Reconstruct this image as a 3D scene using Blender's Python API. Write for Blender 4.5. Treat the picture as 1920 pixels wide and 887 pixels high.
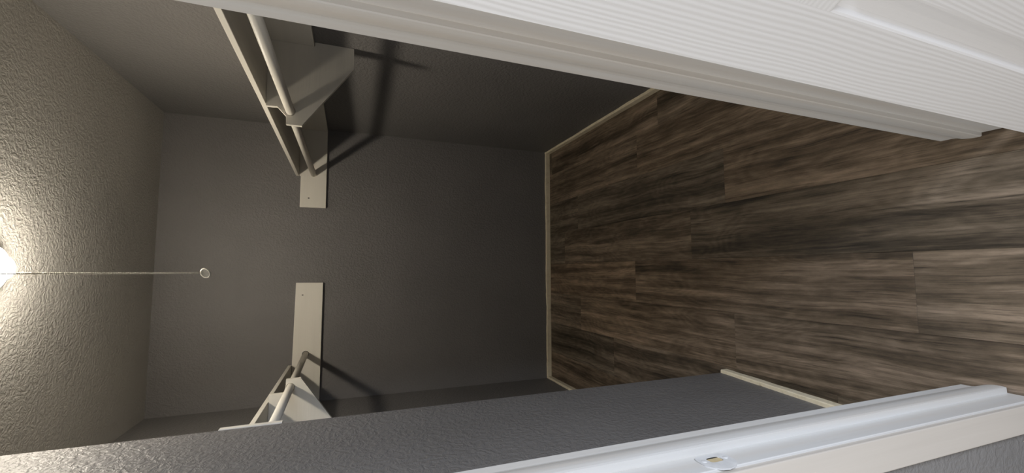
import bpy, bmesh, math, random
from mathutils import Vector, Matrix
random.seed(7)
for o in list(bpy.data.objects):
    bpy.data.objects.remove(o)
SC = bpy.context.scene
COL = SC.collection

# ------------------------------------------------------------------ camera
# the photograph was taken with the phone on its side: the closet's "up" is the picture's left
CAM = Vector((0.80535, -2.93873, 1.40516))
YAW, PITCH, ROLL, FPX = -0.08517, 0.36191, 0.02802, 792.224
fw = Vector((-math.sin(YAW) * math.cos(PITCH), math.cos(YAW) * math.cos(PITCH), -math.sin(PITCH)))
rt = Vector((math.cos(YAW), math.sin(YAW), 0))
uu = rt.cross(fw)
r2 = rt * math.cos(ROLL) + uu * math.sin(ROLL)
u2 = uu * math.cos(ROLL) - rt * math.sin(ROLL)
cd = bpy.data.cameras.new('camera')
cam = bpy.data.objects.new('camera', cd)
COL.objects.link(cam)
cd.sensor_fit = 'HORIZONTAL'
cd.sensor_width = 36.0
cd.lens = FPX / 1920 * 36
cd.clip_start = 0.02
m = Matrix((-u2, r2, -fw)).transposed().to_4x4()
m.translation = CAM
cam.matrix_world = m
SC.camera = cam

# ------------------------------------------------------------------ light
SC.view_settings.view_transform = 'Standard'
SC.view_settings.look = 'None'
SC.view_settings.gamma = 1.0
SC.view_settings.use_curve_mapping = False
SC.view_settings.exposure = 0.0
GLOBE = 560.0            # strength of the opal lamp globe
wd = bpy.data.worlds.new('world')
SC.world = wd
wd.use_nodes = True
bg = wd.node_tree.nodes['Background']
bg.inputs[0].default_value = (0.90, 0.94, 1.0, 1)
bg.inputs[1].default_value = 0.42


def window_light(name, loc, aim, size, power, col):
    ld = bpy.data.lights.new(name, 'AREA')
    ld.shape = 'RECTANGLE'
    ld.size, ld.size_y = size
    ld.energy = power
    ld.color = col
    lo = bpy.data.objects.new(name, ld)
    COL.objects.link(lo)
    lo.location = loc
    lo.rotation_euler = (Vector(aim) - lo.location).to_track_quat('-Z', 'Y').to_euler()


# the bedroom behind the camera: a warm side on the left, a cool window on the right
window_light('bedroom_lamp_light', (-1.75, -4.2, 1.7), (1.2, -2.7, 1.2), (1.3, 1.2), 64, (1.0, 0.965, 0.92))
window_light('bedroom_window_light', (2.5, -4.6, 1.75), (0.4, -2.0, 1.2), (1.2, 1.3), 150, (0.80, 0.87, 1.0))

# ------------------------------------------------------------------ measures
H = 2.44                 # ceiling height at the back
FZ = -0.022              # floor
W = 1.7206               # back wall width
AW = 0.0
FRONT = -2.33            # closet face of the front wall
OUT = -2.452             # bedroom face of the front wall
XS, YS = 0.3944, -1.6175  # corner of the return wall
K = 1.0157


def S(x, y):             # plan point re-measured on the true floor height
    return (CAM.x + (x - CAM.x) * K, CAM.y + (y - CAM.y) * K)


def wallx(y):
    return W + AW * -y


# ------------------------------------------------------------------ materials
def new_mat(name):
    mt = bpy.data.materials.new(name)
    mt.use_nodes = True
    nt = mt.node_tree
    b = nt.nodes['Principled BSDF']
    return mt, nt, b


def nd(nt, kind, **kw):
    n = nt.nodes.new(kind)
    for k, v in kw.items():
        if k in n.inputs.keys():
            n.inputs[k].default_value = v
        else:
            setattr(n, k, v)
    return n


def ramp(nt, stops, fac):
    r = nt.nodes.new('ShaderNodeValToRGB')
    el = r.color_ramp.elements
    while len(el) < len(stops):
        el.new(0.5)
    for e, (p, c) in zip(el, stops):
        e.position = p
        e.color = (*c, 1) if len(c) == 3 else c
    nt.links.new(fac, r.inputs[0])
    return r


def g(v):
    return (v, v, v)


def wall_paint(name, col, tex, dist, rough, scale=75, spec=0.35):
    """Painted drywall with a sprayed orange-peel / knock-down relief."""
    mt, nt, b = new_mat(name)
    L = nt.links.new
    tc = nd(nt, 'ShaderNodeTexCoord')
    warp = nd(nt, 'ShaderNodeTexNoise', Scale=22.0, Detail=2.0)
    L(tc.outputs['Object'], warp.inputs['Vector'])
    mx = nd(nt, 'ShaderNodeMixRGB', blend_type='LINEAR_LIGHT')
    mx.inputs[0].default_value = 0.02
    L(tc.outputs['Object'], mx.inputs[1])
    L(warp.outputs['Color'], mx.inputs[2])
    n1 = nd(nt, 'ShaderNodeTexNoise', Scale=float(scale), Detail=3.0, Roughness=0.55)
    L(mx.outputs[0], n1.inputs['Vector'])
    r1 = ramp(nt, [(0.38, g(0)), (0.50, g(0.45)), (0.60, g(1))], n1.outputs['Fac'])
    n2 = nd(nt, 'ShaderNodeTexNoise', Scale=float(scale) * 3.2, Detail=2.0)
    L(tc.outputs['Object'], n2.inputs['Vector'])
    ad = nd(nt, 'ShaderNodeMixRGB', blend_type='ADD')
    ad.inputs[0].default_value = 0.35
    L(r1.outputs[0], ad.inputs[1])
    L(n2.outputs['Fac'], ad.inputs[2])
    bp = nd(nt, 'ShaderNodeBump', Strength=tex, Distance=dist)
    L(ad.outputs[0], bp.inputs['Height'])
    L(bp.outputs[0], b.inputs['Normal'])
    n3 = nd(nt, 'ShaderNodeTexNoise', Scale=2.2, Detail=4.0)
    L(tc.outputs['Object'], n3.inputs['Vector'])
    cr = ramp(nt, [(0.3, [c * 0.93 for c in col]), (0.7, [min(1, c * 1.07) for c in col])], n3.outputs['Fac'])
    L(cr.outputs[0], b.inputs['Base Color'])
    b.inputs['Roughness'].default_value = rough
    b.inputs['Specular IOR Level'].default_value = spec
    return mt


def brush_paint(name, col, rough=0.42, axis='Z', amount=0.10, dist=0.0012, warm=None):
    """Brushed white trim paint: faint streaks along one axis."""
    mt, nt, b = new_mat(name)
    L = nt.links.new
    tc = nd(nt, 'ShaderNodeTexCoord')
    mp = nd(nt, 'ShaderNodeMapping')
    sc = {'Z': (1, 1, 0.035), 'Y': (1, 0.035, 1), 'X': (0.035, 1, 1)}[axis]
    mp.inputs['Scale'].default_value = sc
    L(tc.outputs['Object'], mp.inputs['Vector'])
    n = nd(nt, 'ShaderNodeTexNoise', Scale=130.0, Detail=4.0)
    L(mp.outputs[0], n.inputs['Vector'])
    n2 = nd(nt, 'ShaderNodeTexNoise', Scale=26.0, Detail=3.0)
    L(mp.outputs[0], n2.inputs['Vector'])
    lo = [c * (1 - amount) for c in col]
    r = ramp(nt, [(0.30, lo if warm is None else warm), (0.62, col)], n2.outputs['Fac'])
    L(r.outputs[0], b.inputs['Base Color'])
    bp = nd(nt, 'ShaderNodeBump', Strength=0.35, Distance=dist)
    L(n.outputs['Fac'], bp.inputs['Height'])
    L(bp.outputs[0], b.inputs['Normal'])
    b.inputs['Roughness'].default_value = rough
    return mt


def wood_floor_mat():
    mt, nt, b = new_mat('rustic_vinyl_plank')
    L = nt.links.new
    tc = nd(nt, 'ShaderNodeTexCoord')
    oi = nd(nt, 'ShaderNodeObjectInfo')
    off = nd(nt, 'ShaderNodeVectorMath', operation='SCALE')
    cmb = nd(nt, 'ShaderNodeCombineXYZ')
    L(oi.outputs['Random'], cmb.inputs[0])
    L(oi.outputs['Random'], cmb.inputs[1])
    L(oi.outputs['Random'], cmb.inputs[2])
    L(cmb.outputs[0], off.inputs[0])
    off.inputs['Scale'].default_value = 61.0
    add = nd(nt, 'ShaderNodeVectorMath', operation='ADD')
    L(tc.outputs['Object'], add.inputs[0])
    L(off.outputs[0], add.inputs[1])
    # slow warp so that the grain wanders
    wn = nd(nt, 'ShaderNodeTexNoise', Scale=2.6, Detail=2.0)
    L(add.outputs[0], wn.inputs['Vector'])
    wm = nd(nt, 'ShaderNodeMixRGB', blend_type='LINEAR_LIGHT')
    wm.inputs[0].default_value = 0.016
    L(add.outputs[0], wm.inputs[1])
    L(wn.outputs['Color'], wm.inputs[2])

    def stretched(sx, sy, detail, rough=0.55):
        mp = nd(nt, 'ShaderNodeMapping')
        mp.inputs['Scale'].default_value = (sx, sy, 1)
        L(wm.outputs[0], mp.inputs['Vector'])
        n = nd(nt, 'ShaderNodeTexNoise', Scale=1.0, Detail=detail, Roughness=rough)
        L(mp.outputs[0], n.inputs['Vector'])
        return n.outputs['Fac']
    broad = stretched(20, 0.9, 3.0, 0.55)
    mid = stretched(115, 3.2, 6.0, 0.70)
    blot = stretched(24, 6.0, 6.0, 0.72)
    fine = stretched(420, 9.0, 2.0, 0.5)
    # growth rings: contour lines of a stretched field (cathedrals and knots)
    fld = stretched(6.5, 1.5, 2.0, 0.45)
    mul = nd(nt, 'ShaderNodeMath', operation='MULTIPLY')
    mul.inputs[1].default_value = 130.0
    L(fld, mul.inputs[0])
    sn = nd(nt, 'ShaderNodeMath', operation='SINE')
    L(mul.outputs[0], sn.inputs[0])

    def weigh(fac, w):
        mm = nd(nt, 'ShaderNodeMath', operation='MULTIPLY_ADD')
        mm.inputs[1].default_value = w
        L(fac, mm.inputs[0])
        return mm
    w1, w2, w3, w4 = weigh(broad, 0.74), weigh(mid, 0.44), weigh(blot, 0.42), weigh(sn.outputs[0], 0.020)
    w1.inputs[2].default_value = -0.285
    L(w1.outputs[0], w2.inputs[2])
    L(w2.outputs[0], w3.inputs[2])
    L(w3.outputs[0], w4.inputs[2])
    base = ramp(nt, [(0.30, (0.022, 0.0175, 0.012)), (0.42, (0.062, 0.049, 0.035)), (0.50, (0.105, 0.085, 0.062)),
                     (0.60, (0.172, 0.140, 0.108)), (0.74, (0.300, 0.246, 0.195))], w4.outputs[0])
    # thin dark pores
    pore = ramp(nt, [(0.30, g(0.35)), (0.40, g(1.0))], fine)
    crack = ramp(nt, [(0.33, g(0.35)), (0.39, g(1.0))], mid)
    m2 = nd(nt, 'ShaderNodeMixRGB', blend_type='MULTIPLY')
    m2.inputs[0].default_value = 0.6
    L(base.outputs[0], m2.inputs[1])
    L(pore.outputs[0], m2.inputs[2])
    m4 = nd(nt, 'ShaderNodeMixRGB', blend_type='MULTIPLY')
    m4.inputs[0].default_value = 0.8
    L(m2.outputs[0], m4.inputs[1])
    L(crack.outputs[0], m4.inputs[2])
    # each plank a slightly different stain
    tone = ramp(nt, [(0.0, (0.86, 0.84, 0.80)), (0.5, (1.08, 1.0, 0.92)), (1.0, (1.24, 1.10, 0.97))], oi.outputs['Random'])
    m5 = nd(nt, 'ShaderNodeMixRGB', blend_type='MULTIPLY')
    m5.inputs[0].default_value = 1.0
    L(m4.outputs[0], m5.inputs[1])
    L(tone.outputs[0], m5.inputs[2])
    L(m5.outputs[0], b.inputs['Base Color'])
    bp = nd(nt, 'ShaderNodeBump', Strength=0.35, Distance=0.0012)
    L(m2.outputs[0], bp.inputs['Height'])
    L(bp.outputs[0], b.inputs['Normal'])
    b.inputs['Roughness'].default_value = 0.55
    b.inputs['Specular IOR Level'].default_value = 0.3
    return mt


def door_mat(name, along):
    """Moulded white door skin with embossed wood grain running along one axis."""
    mt, nt, b = new_mat(name)
    L = nt.links.new
    tc = nd(nt, 'ShaderNodeTexCoord')
    mp = nd(nt, 'ShaderNodeMapping')
    mp.inputs['Scale'].default_value = (1, 1, 0.11) if along == 'Z' else (0.11, 1, 1)
    L(tc.outputs['Object'], mp.inputs['Vector'])
    wn = nd(nt, 'ShaderNodeTexNoise', Scale=9.0, Detail=2.0)
    L(mp.outputs[0], wn.inputs['Vector'])
    mx = nd(nt, 'ShaderNodeMixRGB', blend_type='LINEAR_LIGHT')
    mx.inputs[0].default_value = 0.022
    L(mp.outputs[0], mx.inputs[1])
    L(wn.outputs['Color'], mx.inputs[2])
    wv = nd(nt, 'ShaderNodeTexWave', wave_type='BANDS', bands_direction='X' if along == 'Z' else 'Z',
            Scale=44.0, Distortion=2.2, Detail=2.0)
    wv.inputs['Detail Scale'].default_value = 1.2
    L(mx.outputs[0], wv.inputs['Vector'])
    n = nd(nt, 'ShaderNodeTexNoise', Scale=160.0, Detail=2.0)
    L(mp.outputs[0], n.inputs['Vector'])
    ad = nd(nt, 'ShaderNodeMixRGB', blend_type='ADD')
    ad.inputs[0].default_value = 0.3
    L(wv.outputs['Fac'], ad.inputs[1])
    L(n.outputs['Fac'], ad.inputs[2])
    bp = nd(nt, 'ShaderNodeBump', Strength=0.22, Distance=0.0011)
    L(ad.outputs[0], bp.inputs['Height'])
    L(bp.outputs[0], b.inputs['Normal'])
    b.inputs['Base Color'].default_value = (0.68, 0.67, 0.66, 1)
    b.inputs['Roughness'].default_value = 0.45
    return mt


def plain(name, col, rough=0.5, metal=0.0):
    mt, nt, b = new_mat(name)
    n = nd(nt, 'ShaderNodeTexNoise', Scale=60.0, Detail=3.0)
    tc = nd(nt, 'ShaderNodeTexCoord')
    nt.links.new(tc.outputs['Object'], n.inputs['Vector'])
    r = ramp(nt, [(0.3, [c * 0.9 for c in col]), (0.7, [min(1, c * 1.06) for c in col])], n.outputs['Fac'])
    nt.links.new(r.outputs[0], b.inputs['Base Color'])
    b.inputs['Roughness'].default_value = rough
    b.inputs['Metallic'].default_value = metal
    return mt


def strip_mat():
    mt, nt, b = new_mat('tan_unpainted_strip')
    L = nt.links.new
    tc = nd(nt, 'ShaderNodeTexCoord')
    n = nd(nt, 'ShaderNodeTexNoise', Scale=38.0, Detail=6.0, Roughness=0.7)
    L(tc.outputs['Object'], n.inputs['Vector'])
    r = ramp(nt, [(0.28, (0.40, 0.33, 0.22)), (0.40, (0.64, 0.56, 0.40)), (0.7, (0.72, 0.645, 0.48))], n.outputs['Fac'])
    L(r.outputs[0], b.inputs['Base Color'])
    bp = nd(nt, 'ShaderNodeBump', Strength=0.5, Distance=0.002)
    L(n.outputs['Fac'], bp.inputs['Height'])
    L(bp.outputs[0], b.inputs['Normal'])
    b.inputs['Roughness'].default_value = 0.7
    return mt


def globe_mat():
    mt, nt, b = new_mat('lit_opal_globe')
    b.inputs['Base Color'].default_value = (0.9, 0.9, 0.88, 1)
    b.inputs['Emission Color'].default_value = (1.0, 0.905, 0.76, 1)
    b.inputs['Emission Strength'].default_value = GLOBE
    return mt


def clear_mat():
    mt, nt, b = new_mat('clear_plastic')
    b.inputs['Base Color'].default_value = (0.80, 0.80, 0.77, 1)
    b.inputs['Roughness'].default_value = 0.25
    b.inputs['Transmission Weight'].default_value = 0.88
    b.inputs['IOR'].default_value = 1.46
    return mt


M_WALL = wall_paint('grey_wall_paint', (0.146, 0.139, 0.133), 0.40, 0.0035, 0.52, spec=0.4)
M_CEIL = wall_paint('greige_ceiling_paint', (0.47, 0.455, 0.425), 0.42, 0.0045, 0.7, scale=84, spec=0.2)
M_SHELF = brush_paint('cream_shelf_paint', (0.70, 0.665, 0.585), 0.45, 'Y', 0.06)
M_CLEAT = brush_paint('cream_cleat_paint', (0.70, 0.665, 0.585), 0.5, 'X', 0.06)
M_JAMB = brush_paint('white_jamb_paint', (0.50, 0.495, 0.48), 0.42, 'Z', 0.10, 0.0012, (0.475, 0.44, 0.395))
M_CASE = brush_paint('cream_casing_paint', (0.42, 0.385, 0.34), 0.4, 'Z', 0.08)
M_FLOOR = wood_floor_mat()
M_SUB = plain('subfloor', (0.03, 0.025, 0.02), 0.9)
M_STRIP = strip_mat()
M_DOORV = door_mat('white_door_vertical_grain', 'Z')
M_DOORH = door_mat('white_door_cross_grain', 'X')
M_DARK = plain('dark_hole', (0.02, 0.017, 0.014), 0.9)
M_TAN = plain('bare_wood', (0.42, 0.34, 0.20), 0.8)
M_METAL = plain('nickel', (0.55, 0.53, 0.48), 0.35, 0.9)
M_BEAD = plain('chain_metal', (0.86, 0.82, 0.74), 0.35, 0.0)
M_PORC = plain('white_porcelain', (0.8, 0.8, 0.78), 0.3)
M_GLOBE = globe_mat()
M_CLEAR = clear_mat()
M_RIM = plain('pale_knob_rim', (0.66, 0.64, 0.58), 0.3)
M_STRIKE = plain('painted_strike', (0.50, 0.50, 0.495), 0.45)


# ------------------------------------------------------------------ mesh helpers
def obj(name, bm, mat, parent=None, smooth=False):
    bmesh.ops.recalc_face_normals(bm, faces=bm.faces[:])
    me = bpy.data.meshes.new(name)
    bm.to_mesh(me)
    bm.free()
    for mm in (mat if isinstance(mat, (list, tuple)) else [mat]):
        me.materials.append(mm)
    if smooth:
        for p in me.polygons:
            p.use_smooth = True
    o = bpy.data.objects.new(name, me)
    COL.objects.link(o)
    if parent is not None:
        o.parent = parent
    return o


def struct(o):
    o['kind'] = 'structure'
    return o


def tag(o, label, cat, group=None):
    o['label'] = label
    o['category'] = cat
    if group:
        o['group'] = group
    return o


def thing(name, loc, label, cat, group=None):
    o = bpy.data.objects.new(name, None)
    o.empty_display_size = 0.05
    COL.objects.link(o)
    o.location = loc
    return tag(o, label, cat, group)


def box_bm(x0, x1, y0, y1, z0, z1, bev=0.0, seg=2, bm=None):
    own = bmesh.new()
    vs = [own.verts.new((x, y, z)) for z in (z0, z1) for y in (y0, y1) for x in (x0, x1)]
    for f in ((0, 1, 3, 2), (4, 5, 7, 6), (0, 1, 5, 4), (2, 3, 7, 6), (0, 2, 6, 4), (1, 3, 7, 5)):
        own.faces.new([vs[i] for i in f])
    bmesh.ops.recalc_face_normals(own, faces=own.faces[:])
    if bev:
        bmesh.ops.bevel(own, geom=own.edges[:], offset=bev, segments=seg, profile=0.5, affect='EDGES')
    if bm is None:
        return own
    merge(own, bm)
    return bm


def merge(src, dst):
    mp = {v: dst.verts.new(v.co) for v in src.verts}
    for f in src.faces:
        try:
            dst.faces.new([mp[v] for v in f.verts])
        except ValueError:
            pass
    src.free()


def prism(pts0, pts1, bev=0.0, seg=2):
    """solid between two matching outlines (lists of 3D points)"""
    bm = bmesh.new()
    a = [bm.verts.new(p) for p in pts0]
    b = [bm.verts.new(p) for p in pts1]
    n = len(a)
    bm.faces.new(a)
    bm.faces.new(b[::-1])
    for i in range(n):
        j = (i + 1) % n
        bm.faces.new((a[i], b[i], b[j], a[j]))
    bmesh.ops.recalc_face_normals(bm, faces=bm.faces[:])
    if bev:
        bmesh.ops.bevel(bm, geom=bm.edges[:], offset=bev, segments=seg, profile=0.5, affect='EDGES')
    return bm


def plan_prism(pts, z0, z1, bev=0.0):
    return prism([(x, y, z0) for x, y in pts], [(x, y, z1) for x, y in pts], bev)


def tube_bm(a, b, r, n=20, cap=True):
    a, b = Vector(a), Vector(b)
    d = (b - a).normalized()
    s = d.orthogonal().normalized()
    t = d.cross(s)
    bm = bmesh.new()
    R0, R1 = [], []
    for i in range(n):
        an = 2 * math.pi * i / n
        o = (s * math.cos(an) + t * math.sin(an)) * r
        R0.append(bm.verts.new(a + o))
        R1.append(bm.verts.new(b + o))
    for i in range(n):
        j = (i + 1) % n
        bm.faces.new((R0[i], R0[j], R1[j], R1[i]))
    if cap:
        bm.faces.new(R0[::-1])
        bm.faces.new(R1)
    return bm


def lathe_bm(prof, n=32):
    """prof: list of (r, z)"""
    bm = bmesh.new()
    rings = []
    for r, z in prof:
        if r < 1e-6:
            rings.append([bm.verts.new((0, 0, z))])
        else:
            rings.append([bm.verts.new((r * math.cos(2 * math.pi * i / n), r * math.sin(2 * math.pi * i / n), z)) for i in range(n)])
    for A, B in zip(rings, rings[1:]):
        for i in range(n):
            j = (i + 1) % n
            if len(A) == 1 and len(B) > 1:
                bm.faces.new((A[0], B[i], B[j]))
            elif len(B) == 1 and len(A) > 1:
                bm.faces.new((A[i], A[j], B[0]))
            elif len(A) > 1:
                bm.faces.new((A[i], A[j], B[j], B[i]))
    return bm


# ------------------------------------------------------------------ room shell
def ceil_z(y):
    return H


struct(obj('wall_back', box_bm(-0.12, W + 0.12, 0, 0.10, FZ, H), M_WALL))
struct(obj('wall_right', plan_prism([(W, 0), (wallx(FRONT), FRONT), (wallx(FRONT) + 0.12, FRONT), (W + 0.12, 0)], FZ, H), M_WALL))
struct(obj('wall_left', plan_prism([(0, 0), (0, YS), (-0.12, YS), (-0.12, 0)], FZ, H), M_WALL))
sx = XS - 0.0434 * (YS - FRONT)
struct(obj('wall_return', plan_prism([(XS, YS), (-0.12, YS), (-0.12, FRONT), (sx, FRONT)], FZ, H), M_WALL))
struct(obj('ceiling', prism([(-0.12, 0.10, H), (W + 0.12, 0.10, H), (W + 0.12, FRONT, ceil_z(FRONT)), (-0.12, FRONT, ceil_z(FRONT))],
                            [(-0.12, 0.10, H + 0.1), (W + 0.12, 0.10, H + 0.1), (W + 0.12, FRONT, H + 0.1), (-0.12, FRONT, H + 0.1)]), M_CEIL))
JL = S(0.5252, -2.338)[0] - 0.020     # rough opening, left and right
JR = S(1.1313, -2.339)[0] + 0.022
HEAD = 2.03
bm = box_bm(-0.9, JL, OUT, FRONT, FZ, 2.46)
box_bm(JR, 2.5, OUT, FRONT, FZ, 2.46, bm=bm)
box_bm(JL, JR, OUT, FRONT, HEAD + 0.02, 2.46, bm=bm)
struct(obj('wall_front', bm, M_WALL))

# floor: dark subfloor with separate planks
floor = struct(obj('floor', box_bm(-0.9, 2.5, -4.3, 0.0, FZ - 0.03, FZ - 0.006), M_SUB))
seams = [-0.69, -0.465, -0.24, -0.02, 0.198, 0.4145, 0.634, 0.8545, 1.079, 1.308, 1.535, 1.762, 1.985, 2.21]
joint = {-0.02: -0.95, 0.198: -0.83, 0.4145: -1.665, 0.634: -1.046, 0.8545: -1.452, 1.079: -1.645, 1.308: -1.084, 1.535: -1.256}
plank_mesh = {}


def plank(x0, x1, y0, y1):
    key = (round(x1 - x0, 3), round(y1 - y0, 3))
    if key not in plank_mesh:
        w, l = x1 - x0, y1 - y0
        o = obj('plank', box_bm(-w / 2 + .00025, w / 2 - .00025, -l / 2 + .0002, l / 2 - .0002, -0.005, 0, 0.0004, 1), M_FLOOR, floor)
        plank_mesh[key] = o.data
    else:
        o = bpy.data.objects.new('plank', plank_mesh[key])
        COL.objects.link(o)
        o.parent = floor
    o.location = ((x0 + x1) / 2, (y0 + y1) / 2, FZ)


for x0, x1 in zip(seams, seams[1:]):
    j = joint.get(x0, -0.3 - random.random())
    inside = x1 > 0 and x0 < W
    top = 0.0 if inside else OUT
    a, b = max(x0, -0.0) if inside and x0 < 0 else x0, min(x1, W) if inside else x1
    cuts = [top]
    y = j + 1.205 * 3
    while y > -4.3:
        if y < top - 0.02:
            cuts.append(y)
        y -= 1.205
    cuts.append(-4.3)
    for t, u in zip(cuts, cuts[1:]):
        if inside and x1 < XS and t > FRONT and u < YS and t < YS:
            pass
        plank(a, b, u, t)

# tan strips along the foot of the walls
SH, ST = 0.034, 0.013


def strip(name, a, b, nrm, rough_seed):
    """low strip from a to b (plan), thickness along nrm, with a slightly ragged top"""
    rnd = random.Random(rough_seed)
    a, b, nrm = Vector((*a, 0)), Vector((*b, 0)), Vector((*nrm, 0)).normalized()
    n = max(6, int((b - a).length / 0.03))
    bm = bmesh.new()
    rows = []
    w = 0.0
    for i in range(n + 1):
        p = a.lerp(b, i / n)
        w = w * 0.8 + rnd.uniform(-0.0012, 0.0012)
        t = ST + w * 0.6
        h = SH + w * 1.3 + rnd.uniform(-0.0007, 0.0007)
        rows.append([bm.verts.new(p + nrm * q + Vector((0, 0, FZ + zz))) for q, zz in ((0, 0), (t, 0), (t, h - 0.004), (t - 0.003, h - 0.0008), (0, h))])
    for A, B in zip(rows, rows[1:]):
        for k in range(5):
            l = (k + 1) % 5
            bm.faces.new((A[k], A[l], B[l], B[k]))
    bm.faces.new(rows[0])
    bm.faces.new(rows[-1][::-1])
    return struct(obj(name, bm, M_STRIP))


strip('baseboard_back', (ST, 0), (W - ST, 0), (0, -1), 1)
strip('baseboard_right', (W, 0), (wallx(FRONT), FRONT), (-1, AW * -1), 2)
strip('baseboard_left', (0, 0), (0, YS), (1, 0), 3)
strip('baseboard_return', (XS, YS), (sx, FRONT), (1, 0), 4)

# ------------------------------------------------------------------ door frame
def catmull(pts, k=4):
    out = []
    for i in range(len(pts) - 1):
        p0 = Vector(pts[max(i - 1, 0)]); p1 = Vector(pts[i]); p2 = Vector(pts[i + 1]); p3 = Vector(pts[min(i + 2, len(pts) - 1)])
        for s in range(k):
            t = s / k
            out.append(tuple(0.5 * ((2 * p1) + (-p0 + p2) * t + (2 * p0 - 5 * p1 + 4 * p2 - p3) * t * t + (-p0 + 3 * p1 - 3 * p2 + p3) * t ** 3)))
    out.append(tuple(pts[-1]))
    return out


GAP = 0.004
# left jamb: flat board, then a moulded stop fixed on it
jl = [S(0.5252, -2.338), S(0.5252, -2.4625)]
jamb_l = obj('trim_1', plan_prism([jl[0], jl[1], (JL, jl[1][1]), (JL, jl[0][1])], FZ + GAP, HEAD + 0.02, 0.0012), M_JAMB)
struct(jamb_l)
prof = catmull([S(0.5253, -2.358), S(0.5275, -2.366), S(0.5335, -2.379), S(0.5372, -2.392), S(0.5385, -2.403), S(0.5382, -2.4135)]) + [S(0.5372, -2.4172), S(0.5252, -2.4176)]
stop_l = obj('door_stop', plan_prism(prof, FZ + GAP + 0.002, HEAD, 0), M_JAMB, jamb_l)
# right jamb and stop
jr = [S(1.1313, -2.339), S(1.1310, -2.4600)]
jamb_r = struct(obj('trim_2', plan_prism([jr[0], jr[1], (JR, jr[1][1]), (JR, jr[0][1])], FZ + GAP, HEAD + 0.02, 0.0012), M_JAMB))
prof = catmull([S(1.1312, -2.360), S(1.1295, -2.371), S(1.1255, -2.380), S(1.1228, -2.393), S(1.1217, -2.404), S(1.1217, -2.4125)]) + [S(1.1227, -2.4150), S(1.1311, -2.4153)]
obj('door_stop', plan_prism(prof, FZ + GAP + 0.002, HEAD, 0), M_JAMB, jamb_r)
# head jamb
struct(obj('trim_3', box_bm(jl[0][0], jr[0][0], OUT, FRONT, HEAD, HEAD + 0.019, 0.001), M_JAMB))
# casing on the bedroom side
CY = OUT - 0.012
cl0, cl1 = 0.4600, jl[1][0] - 0.004
struct(obj('trim_4', box_bm(cl0, cl1, CY, OUT, FZ + 0.003, HEAD + 0.05, 0.0018), M_CASE))
struct(obj('trim_5', box_bm(jr[1][0] + 0.006, jr[1][0] + 0.063, CY, OUT, FZ + 0.003, HEAD + 0.05, 0.0018), M_CASE))
struct(obj('trim_6', box_bm(cl1, jr[1][0] + 0.006, CY, OUT, HEAD + 0.004, HEAD + 0.05, 0.0018), M_CASE))

# strike plate let into the left jamb (painted over), lip towards the bedroom
SX, SY, SZ = jl[0][0], S(0.5245, -2.444)[1], 0.889
bm = bmesh.new()
no, HW, HH = 40, 0.0205, 0.029
outer, inner = [], []
for i in range(no):
    an = 2 * math.pi * i / no
    c, s = math.cos(an), math.sin(an)
    # rounded rectangle outline, longer at the lip side (-y)
    e = 0.45
    oy = math.copysign(abs(c) ** e, c) * HW
    oz = math.copysign(abs(s) ** e, s) * HH
    if oy < 0:
        oy = -HW * math.sqrt(max(0, 1 - (abs(oz) / (HH * 1.02)) ** 2)) * 1.18 if abs(oz) < HH else oy
    iy = math.copysign(abs(c) ** 0.6, c) * 0.0075
    iz = math.copysign(abs(s) ** 0.6, s) * 0.0125
    outer.append((oy, oz))
    inner.append((iy + 0.004, iz))


def px(y):   # the lip curves back round the jamb's edge
    return 0.0016 - max(0.0, -(y) - 0.015) ** 2 * 14


rows = []
for lst, off in ((outer, -0.0016), (outer, 0.0), (inner, 0.0), (inner, -0.0016)):
    rows.append([bm.verts.new((SX + px(y) + off, SY + y, SZ + z)) for y, z in lst])
for A, B in zip(rows, rows[1:] + rows[:1]):
    for i in range(no):
        j = (i + 1) % no
        bm.faces.new((A[i], A[j], B[j], B[i]))
plate = obj('strike_plate', bm, M_STRIKE, jamb_l)
plate['label'] = 'painted-over latch strike plate on the jamb'
obj('latch_hole', box_bm(SX - 0.0005, SX + 0.0005, SY - 0.0035, SY + 0.0115, SZ - 0.0125, SZ + 0.0125), M_TAN, plate)
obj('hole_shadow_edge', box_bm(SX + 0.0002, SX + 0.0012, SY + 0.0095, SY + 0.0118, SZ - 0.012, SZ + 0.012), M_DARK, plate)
for dz in (-0.0205, 0.0205):
    b2 = lathe_bm([(0, 0.0010), (0.0022, 0.0010), (0.0036, 0.0006), (0.0042, 0.0)], 16)
    s = obj('screw', b2, M_STRIKE, plate, True)
    s.location = (SX + 0.0016, SY + 0.004, SZ + dz)
    s.rotation_euler = (0, math.pi / 2, 0)

# ------------------------------------------------------------------ door leaf, swung out to about 120 degrees
DW, DT, DZ0, DZ1 = 0.600, 0.035, FZ + 0.012, HEAD - 0.004
E0 = (1.1005, -2.4960)
ALPHA = math.radians(30)
dvec = Vector((math.sin(ALPHA), -math.cos(ALPHA), 0))
door = bpy.data.objects.new('door_1', None)
COL.objects.link(door)
door.location = (E0[0], E0[1], 0)
door.rotation_euler = (0, 0, math.atan2(dvec.y, dvec.x))
struct(door)
door['label'] = 'white moulded panel door swung open towards the bedroom'
# local frame: x along the leaf from the hinge edge, y: the face seen is y = 0 with normal -y
XC = [0, 0.101, 0.101 + 0.155, 0.600 - 0.101 - 0.155, 0.600 - 0.101, 0.600]
ZC = [DZ0, 0.215, 0.812, 0.985, 1.545, 1.645, 1.880, DZ1]
bm = bmesh.new()
bmh = bmesh.new()


def quad(b, pts):
    b.faces.new([b.verts.new(p) for p in pts])


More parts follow.
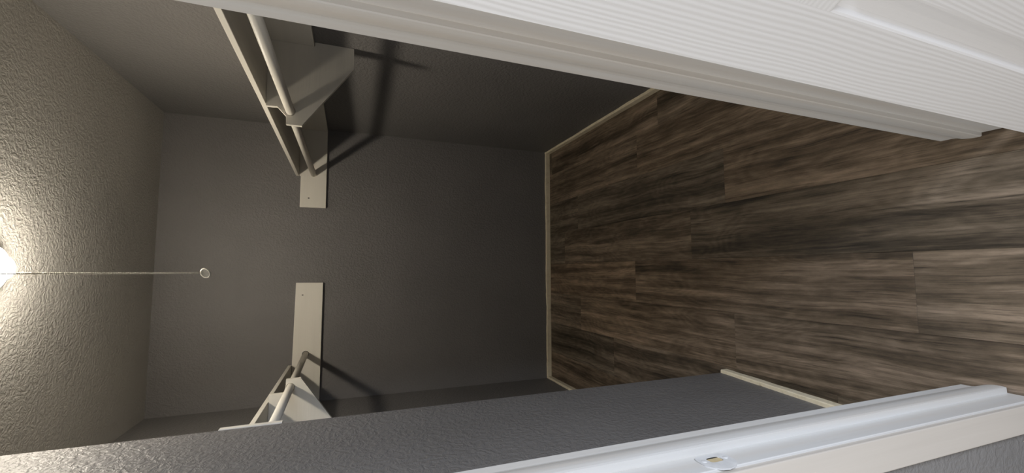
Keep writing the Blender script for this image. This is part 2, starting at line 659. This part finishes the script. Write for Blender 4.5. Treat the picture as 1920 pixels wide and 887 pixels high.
for i in range(5):
    for k in range(7):
        if i in (1, 3) and k in (1, 3, 5):
            continue
        tgt = bmh if (i in (1, 2, 3) and k in (0, 2, 4, 6)) else bm
        for yy in (0.0, DT):
            quad(tgt, [(XC[i], yy, ZC[k]), (XC[i + 1], yy, ZC[k]), (XC[i + 1], yy, ZC[k + 1]), (XC[i], yy, ZC[k + 1])])
for (xa, xb) in ((0, 0), (DW, DW)):
    quad(bm, [(xa, 0, DZ0), (xa, DT, DZ0), (xa, DT, DZ1), (xa, 0, DZ1)])
for zz in (DZ0, DZ1):
    quad(bm, [(0, 0, zz), (DW, 0, zz), (DW, DT, zz), (0, DT, zz)])
bmesh.ops.remove_doubles(bm, verts=bm.verts[:], dist=1e-5)
bmesh.ops.remove_doubles(bmh, verts=bmh.verts[:], dist=1e-5)
bmh.normal_update()


def obj_raw(name, b, mat, parent, smooth=False):
    me = bpy.data.meshes.new(name)
    b.to_mesh(me)
    b.free()
    me.materials.append(mat)
    if smooth:
        for p in me.polygons:
            p.use_smooth = True
    o = bpy.data.objects.new(name, me)
    COL.objects.link(o)
    o.parent = parent
    return o


obj('door_stile', bm, M_DOORV, door)
obj('door_rail', bmh, M_DOORH, door)
# moulded panels: sticking, cove, raised field
PR = [(0.0, 0.0), (0.003, 0.0012), (0.008, 0.0065), (0.012, 0.0082), (0.020, 0.0088), (0.028, 0.0080), (0.036, 0.0050), (0.042, 0.0026), (0.045, 0.0022)]
for i in (1, 3):
    for k in (1, 3, 5):
        b = bmesh.new()
        for face in (0, 1):
            loops = []
            for ins, dep in PR:
                yy = dep if face == 0 else DT - dep
                x0, x1, z0, z1 = XC[i] + ins, XC[i + 1] - ins, ZC[k] + ins, ZC[k + 1] - ins
                loops.append([b.verts.new(p) for p in ((x0, yy, z0), (x1, yy, z0), (x1, yy, z1), (x0, yy, z1))])
            for A, B in zip(loops, loops[1:]):
                for q in range(4):
                    r = (q + 1) % 4
                    b.faces.new((A[q], A[r], B[r], B[q]))
            b.faces.new(loops[-1])
        obj('door_panel', b, M_DOORV, door)
# hinges at the jamb
for hz in (0.25, 1.02, 1.78):
    h = obj('hinge', tube_bm((-0.004, DT + 0.004, hz - 0.04), (-0.004, DT + 0.004, hz + 0.04), 0.005, 12), M_METAL, door, True)

# ------------------------------------------------------------------ shelves and rods
def cutboard(name, pts_a, pts_b, mat, parent, bev=0.0012):
    return obj(name, prism(pts_a, pts_b, bev, 1), mat, parent)


def nail(parent, x, y, z, along='Y', r=0.0028):
    b = lathe_bm([(0, 0.0006), (r, 0.0004), (r * 1.1, 0.0)], 10)
    o = obj('nail', b, M_DARK, parent)
    o.location = (x, y, z)
    o.rotation_euler = (math.pi / 2, 0, 0)
    o.scale = (1.0, 1.9, 1.0)
    return o


CT = 0.018


def holed_plate(name, pl, hole, y0, root, mat, r):
    """plate across the closet (constant y) with a round hole for the rod"""
    bm = bmesh.new()
    es = []
    for ring in (pl, [(hole[0] + r * math.cos(2 * math.pi * i / 28), hole[1] + r * math.sin(2 * math.pi * i / 28)) for i in range(28)]):
        vs = [bm.verts.new(loc((x, y0, z), root)) for x, z in ring]
        es += [bm.edges.new((vs[i], vs[(i + 1) % len(vs)])) for i in range(len(vs))]
    bmesh.ops.triangle_fill(bm, edges=es, use_beauty=True, use_dissolve=False)
    ex = bmesh.ops.extrude_face_region(bm, geom=bm.faces[:])
    for v in [v for v in ex['geom'] if isinstance(v, bmesh.types.BMVert)]:
        v.co.y += 0.018
    return obj(name, bm, mat, root)


# ---- right
SR = thing('closet_shelf', (W, -1.15, 1.65), 'long cream-painted shelf running along the right closet wall, with side bracket and cleats', 'shelf', 'painted closet shelves')
SR_inv = SR.location.copy()


def loc(p, root):
    return (p[0] - root.location.x, p[1] - root.location.y, p[2] - root.location.z)


def L3(pts, root):
    return [loc(p, root) for p in pts]


# board: rests on the cleats; front edge, wall edge
yf = FRONT + 0.004
fx0, fx1, fx2 = 1.4025, 1.4470, 1.4560
zb0, zb1, zb2 = 1.727, 1.7275, 1.7240
th_b = 0.018
low = [(fx0, -0.001, zb0), (fx1, -1.2, zb1), (fx2, -1.75, zb2), (fx2 + 0.006, yf, zb2 - .002), (wallx(yf) - .001, yf, zb2 - .002), (wallx(-1.75) - .001, -1.75, zb2), (wallx(-1.2) - .001, -1.2, zb1), (W - .001, -0.001, zb0)]
cutboard('shelf_board', L3(low, SR), L3([(x, y, z + th_b) for x, y, z in low], SR), M_SHELF, SR)
# back cleat
c = [(1.2030, 1.7165), (1.2035, 1.5660), (W - 0.001, 1.5690), (W - 0.001, 1.7260), (1.405, 1.7255), (1.398, 1.7165)]
back_r = cutboard('cleat', L3([(x, -0.0005, z) for x, z in c], SR), L3([(x, -CT, z) for x, z in c], SR), M_CLEAT, SR)
nail(back_r, *loc((1.262, -CT - 0.0002, 1.667), SR))
# wall cleat
y1 = -CT - 0.0005
wl = [(y1, 1.5690, 1.7255), (-1.2, 1.5660, 1.7260), (yf, 1.5600, 1.7210)]
inner_ = [(wallx(y) - 0.0005, y, z) for y, z, _ in wl] + [(wallx(y) - 0.0005, y, z) for y, _, z in reversed(wl)]
outer_ = [(wallx(y) - CT, y, z) for y, z, _ in wl] + [(wallx(y) - CT, y, z) for y, _, z in reversed(wl)]
cutboard('cleat', L3(inner_, SR), L3(outer_, SR), M_SHELF, SR)
# shaped bracket: plate across the shelf, notched nose carrying the rod
YB = -1.135
wx = wallx(YB)
wc = wx - CT - 0.0008
RR = 0.0165
rod_a = Vector((1.4155, -CT, 1.6436))
rod_b = Vector((1.4255, YB, 1.6428))
pl = [(wx - 0.001, 1.4172), (1.6330, 1.4156), (1.3752, 1.5990), (1.3715, 1.6005), (1.3720, 1.6559), (1.4044, 1.6571), (1.4385, 1.6880), (1.4370, 1.7265), (wc, 1.7265), (wc, 1.5640), (wx - 0.001, 1.5640)]
br = holed_plate('bracket', pl, (rod_b.x, rod_b.z), YB, SR, M_CLEAT, RR + 0.0022)
dirn = (rod_b - rod_a) / (rod_b.y - rod_a.y)
rod_c = rod_a + dirn * (yf - rod_a.y)
R1 = thing('clothes_rod', rod_a, 'cream-painted round clothes rod under the right shelf, through the notched bracket', 'rod', 'closet clothes rods')
rr_o = obj('rod', tube_bm((0, 0, 0), rod_c - rod_a, RR, 28), M_SHELF, R1, True)


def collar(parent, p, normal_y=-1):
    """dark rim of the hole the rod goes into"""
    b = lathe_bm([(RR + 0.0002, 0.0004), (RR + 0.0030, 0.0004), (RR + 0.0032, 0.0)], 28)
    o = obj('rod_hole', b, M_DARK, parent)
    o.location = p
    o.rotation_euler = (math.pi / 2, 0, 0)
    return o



# ---- left
SL = thing('closet_shelf', (0, -0.8, 1.65), 'shorter cream-painted shelf along the left closet wall, half hidden behind the return wall', 'shelf', 'painted closet shelves')
ye = YS + 0.004
low = [(0.2350, -0.012, 1.7275), (0.2350, -1.0, 1.7275), (0.2350, ye, 1.7275), (0.001, ye, 1.7275), (0.001, -0.012, 1.7275)]
# rounded corner at the back
low = [(0.2210, -0.004, 1.7275), (0.2310, -0.010, 1.7275), (0.2350, -0.024, 1.7275)] + low[1:4] + [(0.001, -0.004, 1.7275)]
cutboard('shelf_board', L3(low, SL), L3([(x, y, z + th_b) for x, y, z in low], SL), M_SHELF, SL)
c = [(0.7310, 1.7200), (0.7300, 1.5675), (0.001, 1.5675), (0.001, 1.7268), (0.2360, 1.7260)]
back_l = cutboard('cleat', L3([(x, -0.0005, z) for x, z in c], SL), L3([(x, -CT, z) for x, z in c], SL), M_CLEAT, SL)
nail(back_l, *loc((0.655, -CT - 0.0002, 1.681), SL))
cutboard('cleat', L3([(0.0005, y, z) for y, z in ((y1, 1.5675), (y1, 1.7265), (ye, 1.7265), (ye, 1.5675))], SL),
         L3([(CT, y, z) for y, z in ((y1, 1.5675), (y1, 1.7265), (ye, 1.7265), (ye, 1.5675))], SL), M_SHELF, SL)
# cleat on the hidden face of the return wall; its end peeks past the corner
c = [(0.05, 1.568), (XS + 0.0032, 1.568), (XS + 0.0018, 1.715), (0.05, 1.715)]
cutboard('cleat', L3([(x, YS + 0.0008, z) for x, z in c], SL), L3([(x, YS + CT, z) for x, z in c], SL), M_CLEAT, SL)
YL = -0.79
pl = [(0.001, 1.4250), (0.0700, 1.4250), (0.3265, 1.6030), (0.3240, 1.6620), (0.3005, 1.6625), (0.2660, 1.6680), (0.2645, 1.7265), (CT + 0.0008, 1.7265), (CT + 0.0008, 1.5660), (0.001, 1.5660)]
bl = holed_plate('bracket', pl, (0.2885, 1.6440), YL, SL, M_CLEAT, RR + 0.0022)
rod_a = Vector((0.2949, -CT, 1.6524))
rod_b = Vector((0.2885, YL, 1.6440))
dirn = (rod_b - rod_a) / (rod_b.y - rod_a.y)
rod_c = rod_a + dirn * (YS + CT + 0.001 - rod_a.y)
R2 = thing('clothes_rod', rod_a, 'cream-painted round clothes rod on the left side, near the return wall', 'rod', 'closet clothes rods')
obj('rod', tube_bm((0, 0, 0), rod_c - rod_a, RR, 28), M_SHELF, R2, True)
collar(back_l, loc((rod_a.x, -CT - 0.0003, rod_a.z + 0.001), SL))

# ------------------------------------------------------------------ ceiling light with pull chain
LX, LY = 0.815, -1.215
LZ = ceil_z(LY)
lamp = thing('ceiling_light', (LX, LY, LZ), 'glowing round ceiling light with a beaded pull chain hanging from it', 'light')
obj('lamp_base', lathe_bm([(0, 0.0), (0.062, 0.0), (0.066, -0.004), (0.066, -0.041), (0.064, -0.043), (0.061, -0.041), (0.059, -0.016), (0.0, -0.016)], 36), M_PORC, lamp, True)
GR = 0.043
gp = [(0.0, -0.084)] + [(GR * math.sin(t), -0.044 - 0.040 * math.cos(t)) for t in [math.pi * i / 18 for i in range(1, 15)]] + [(0.028, -0.017)]
obj('globe', lathe_bm(gp, 36), M_GLOBE, lamp, True)
# chain
cx, cy = 0.7985, LY - 0.072
ctop, cbot = LZ - 0.030, 1.8645
bm = bmesh.new()
step = 0.0042
n = int((ctop - cbot) / step)
for i in range(n):
    z = ctop - i * step - LZ
    r = 0.0029
    pr = [(0, r), (r * 0.87, r * 0.5), (r * 0.87, -r * 0.5), (0, -r)]
    b2 = lathe_bm(pr, 6)
    for v in b2.verts:
        v.co += Vector((cx - LX, cy - LY, z))
    merge(b2, bm)
b2 = tube_bm((cx - LX, cy - LY, -0.024), (cx - LX, cy - LY, cbot - LZ), 0.0010, 6)
merge(b2, bm)
chain = obj('pull_chain', bm, M_BEAD, lamp, True)
obj('chain_connector', tube_bm((cx - LX, cy - LY, 2.2725 - LZ), (cx - LX, cy - LY, 2.2655 - LZ), 0.0029, 10), M_BEAD, chain)
b2 = lathe_bm([(0, 0.002), (0.012, 0.002), (0.0150, 0.003), (0.0158, 0.0), (0.0150, -0.003), (0.012, -0.002), (0, -0.002)], 32)
knob = obj('pull_knob', b2, M_CLEAR, chain, True)
knob.location = (cx - LX, cy - LY, cbot - 0.0150 - LZ)
knob.rotation_euler = (math.radians(66), math.radians(14), math.radians(-28))
rim = [(0.0155 + 0.0022 * math.cos(2 * math.pi * k / 10), 0.0032 * math.sin(2 * math.pi * k / 10)) for k in range(11)]
b2 = lathe_bm(rim, 36)
bmesh.ops.remove_doubles(b2, verts=b2.verts[:], dist=1e-5)
kr = obj('knob_rim', b2, M_RIM, chain, True)
kr.location = knob.location
kr.rotation_euler = knob.rotation_euler
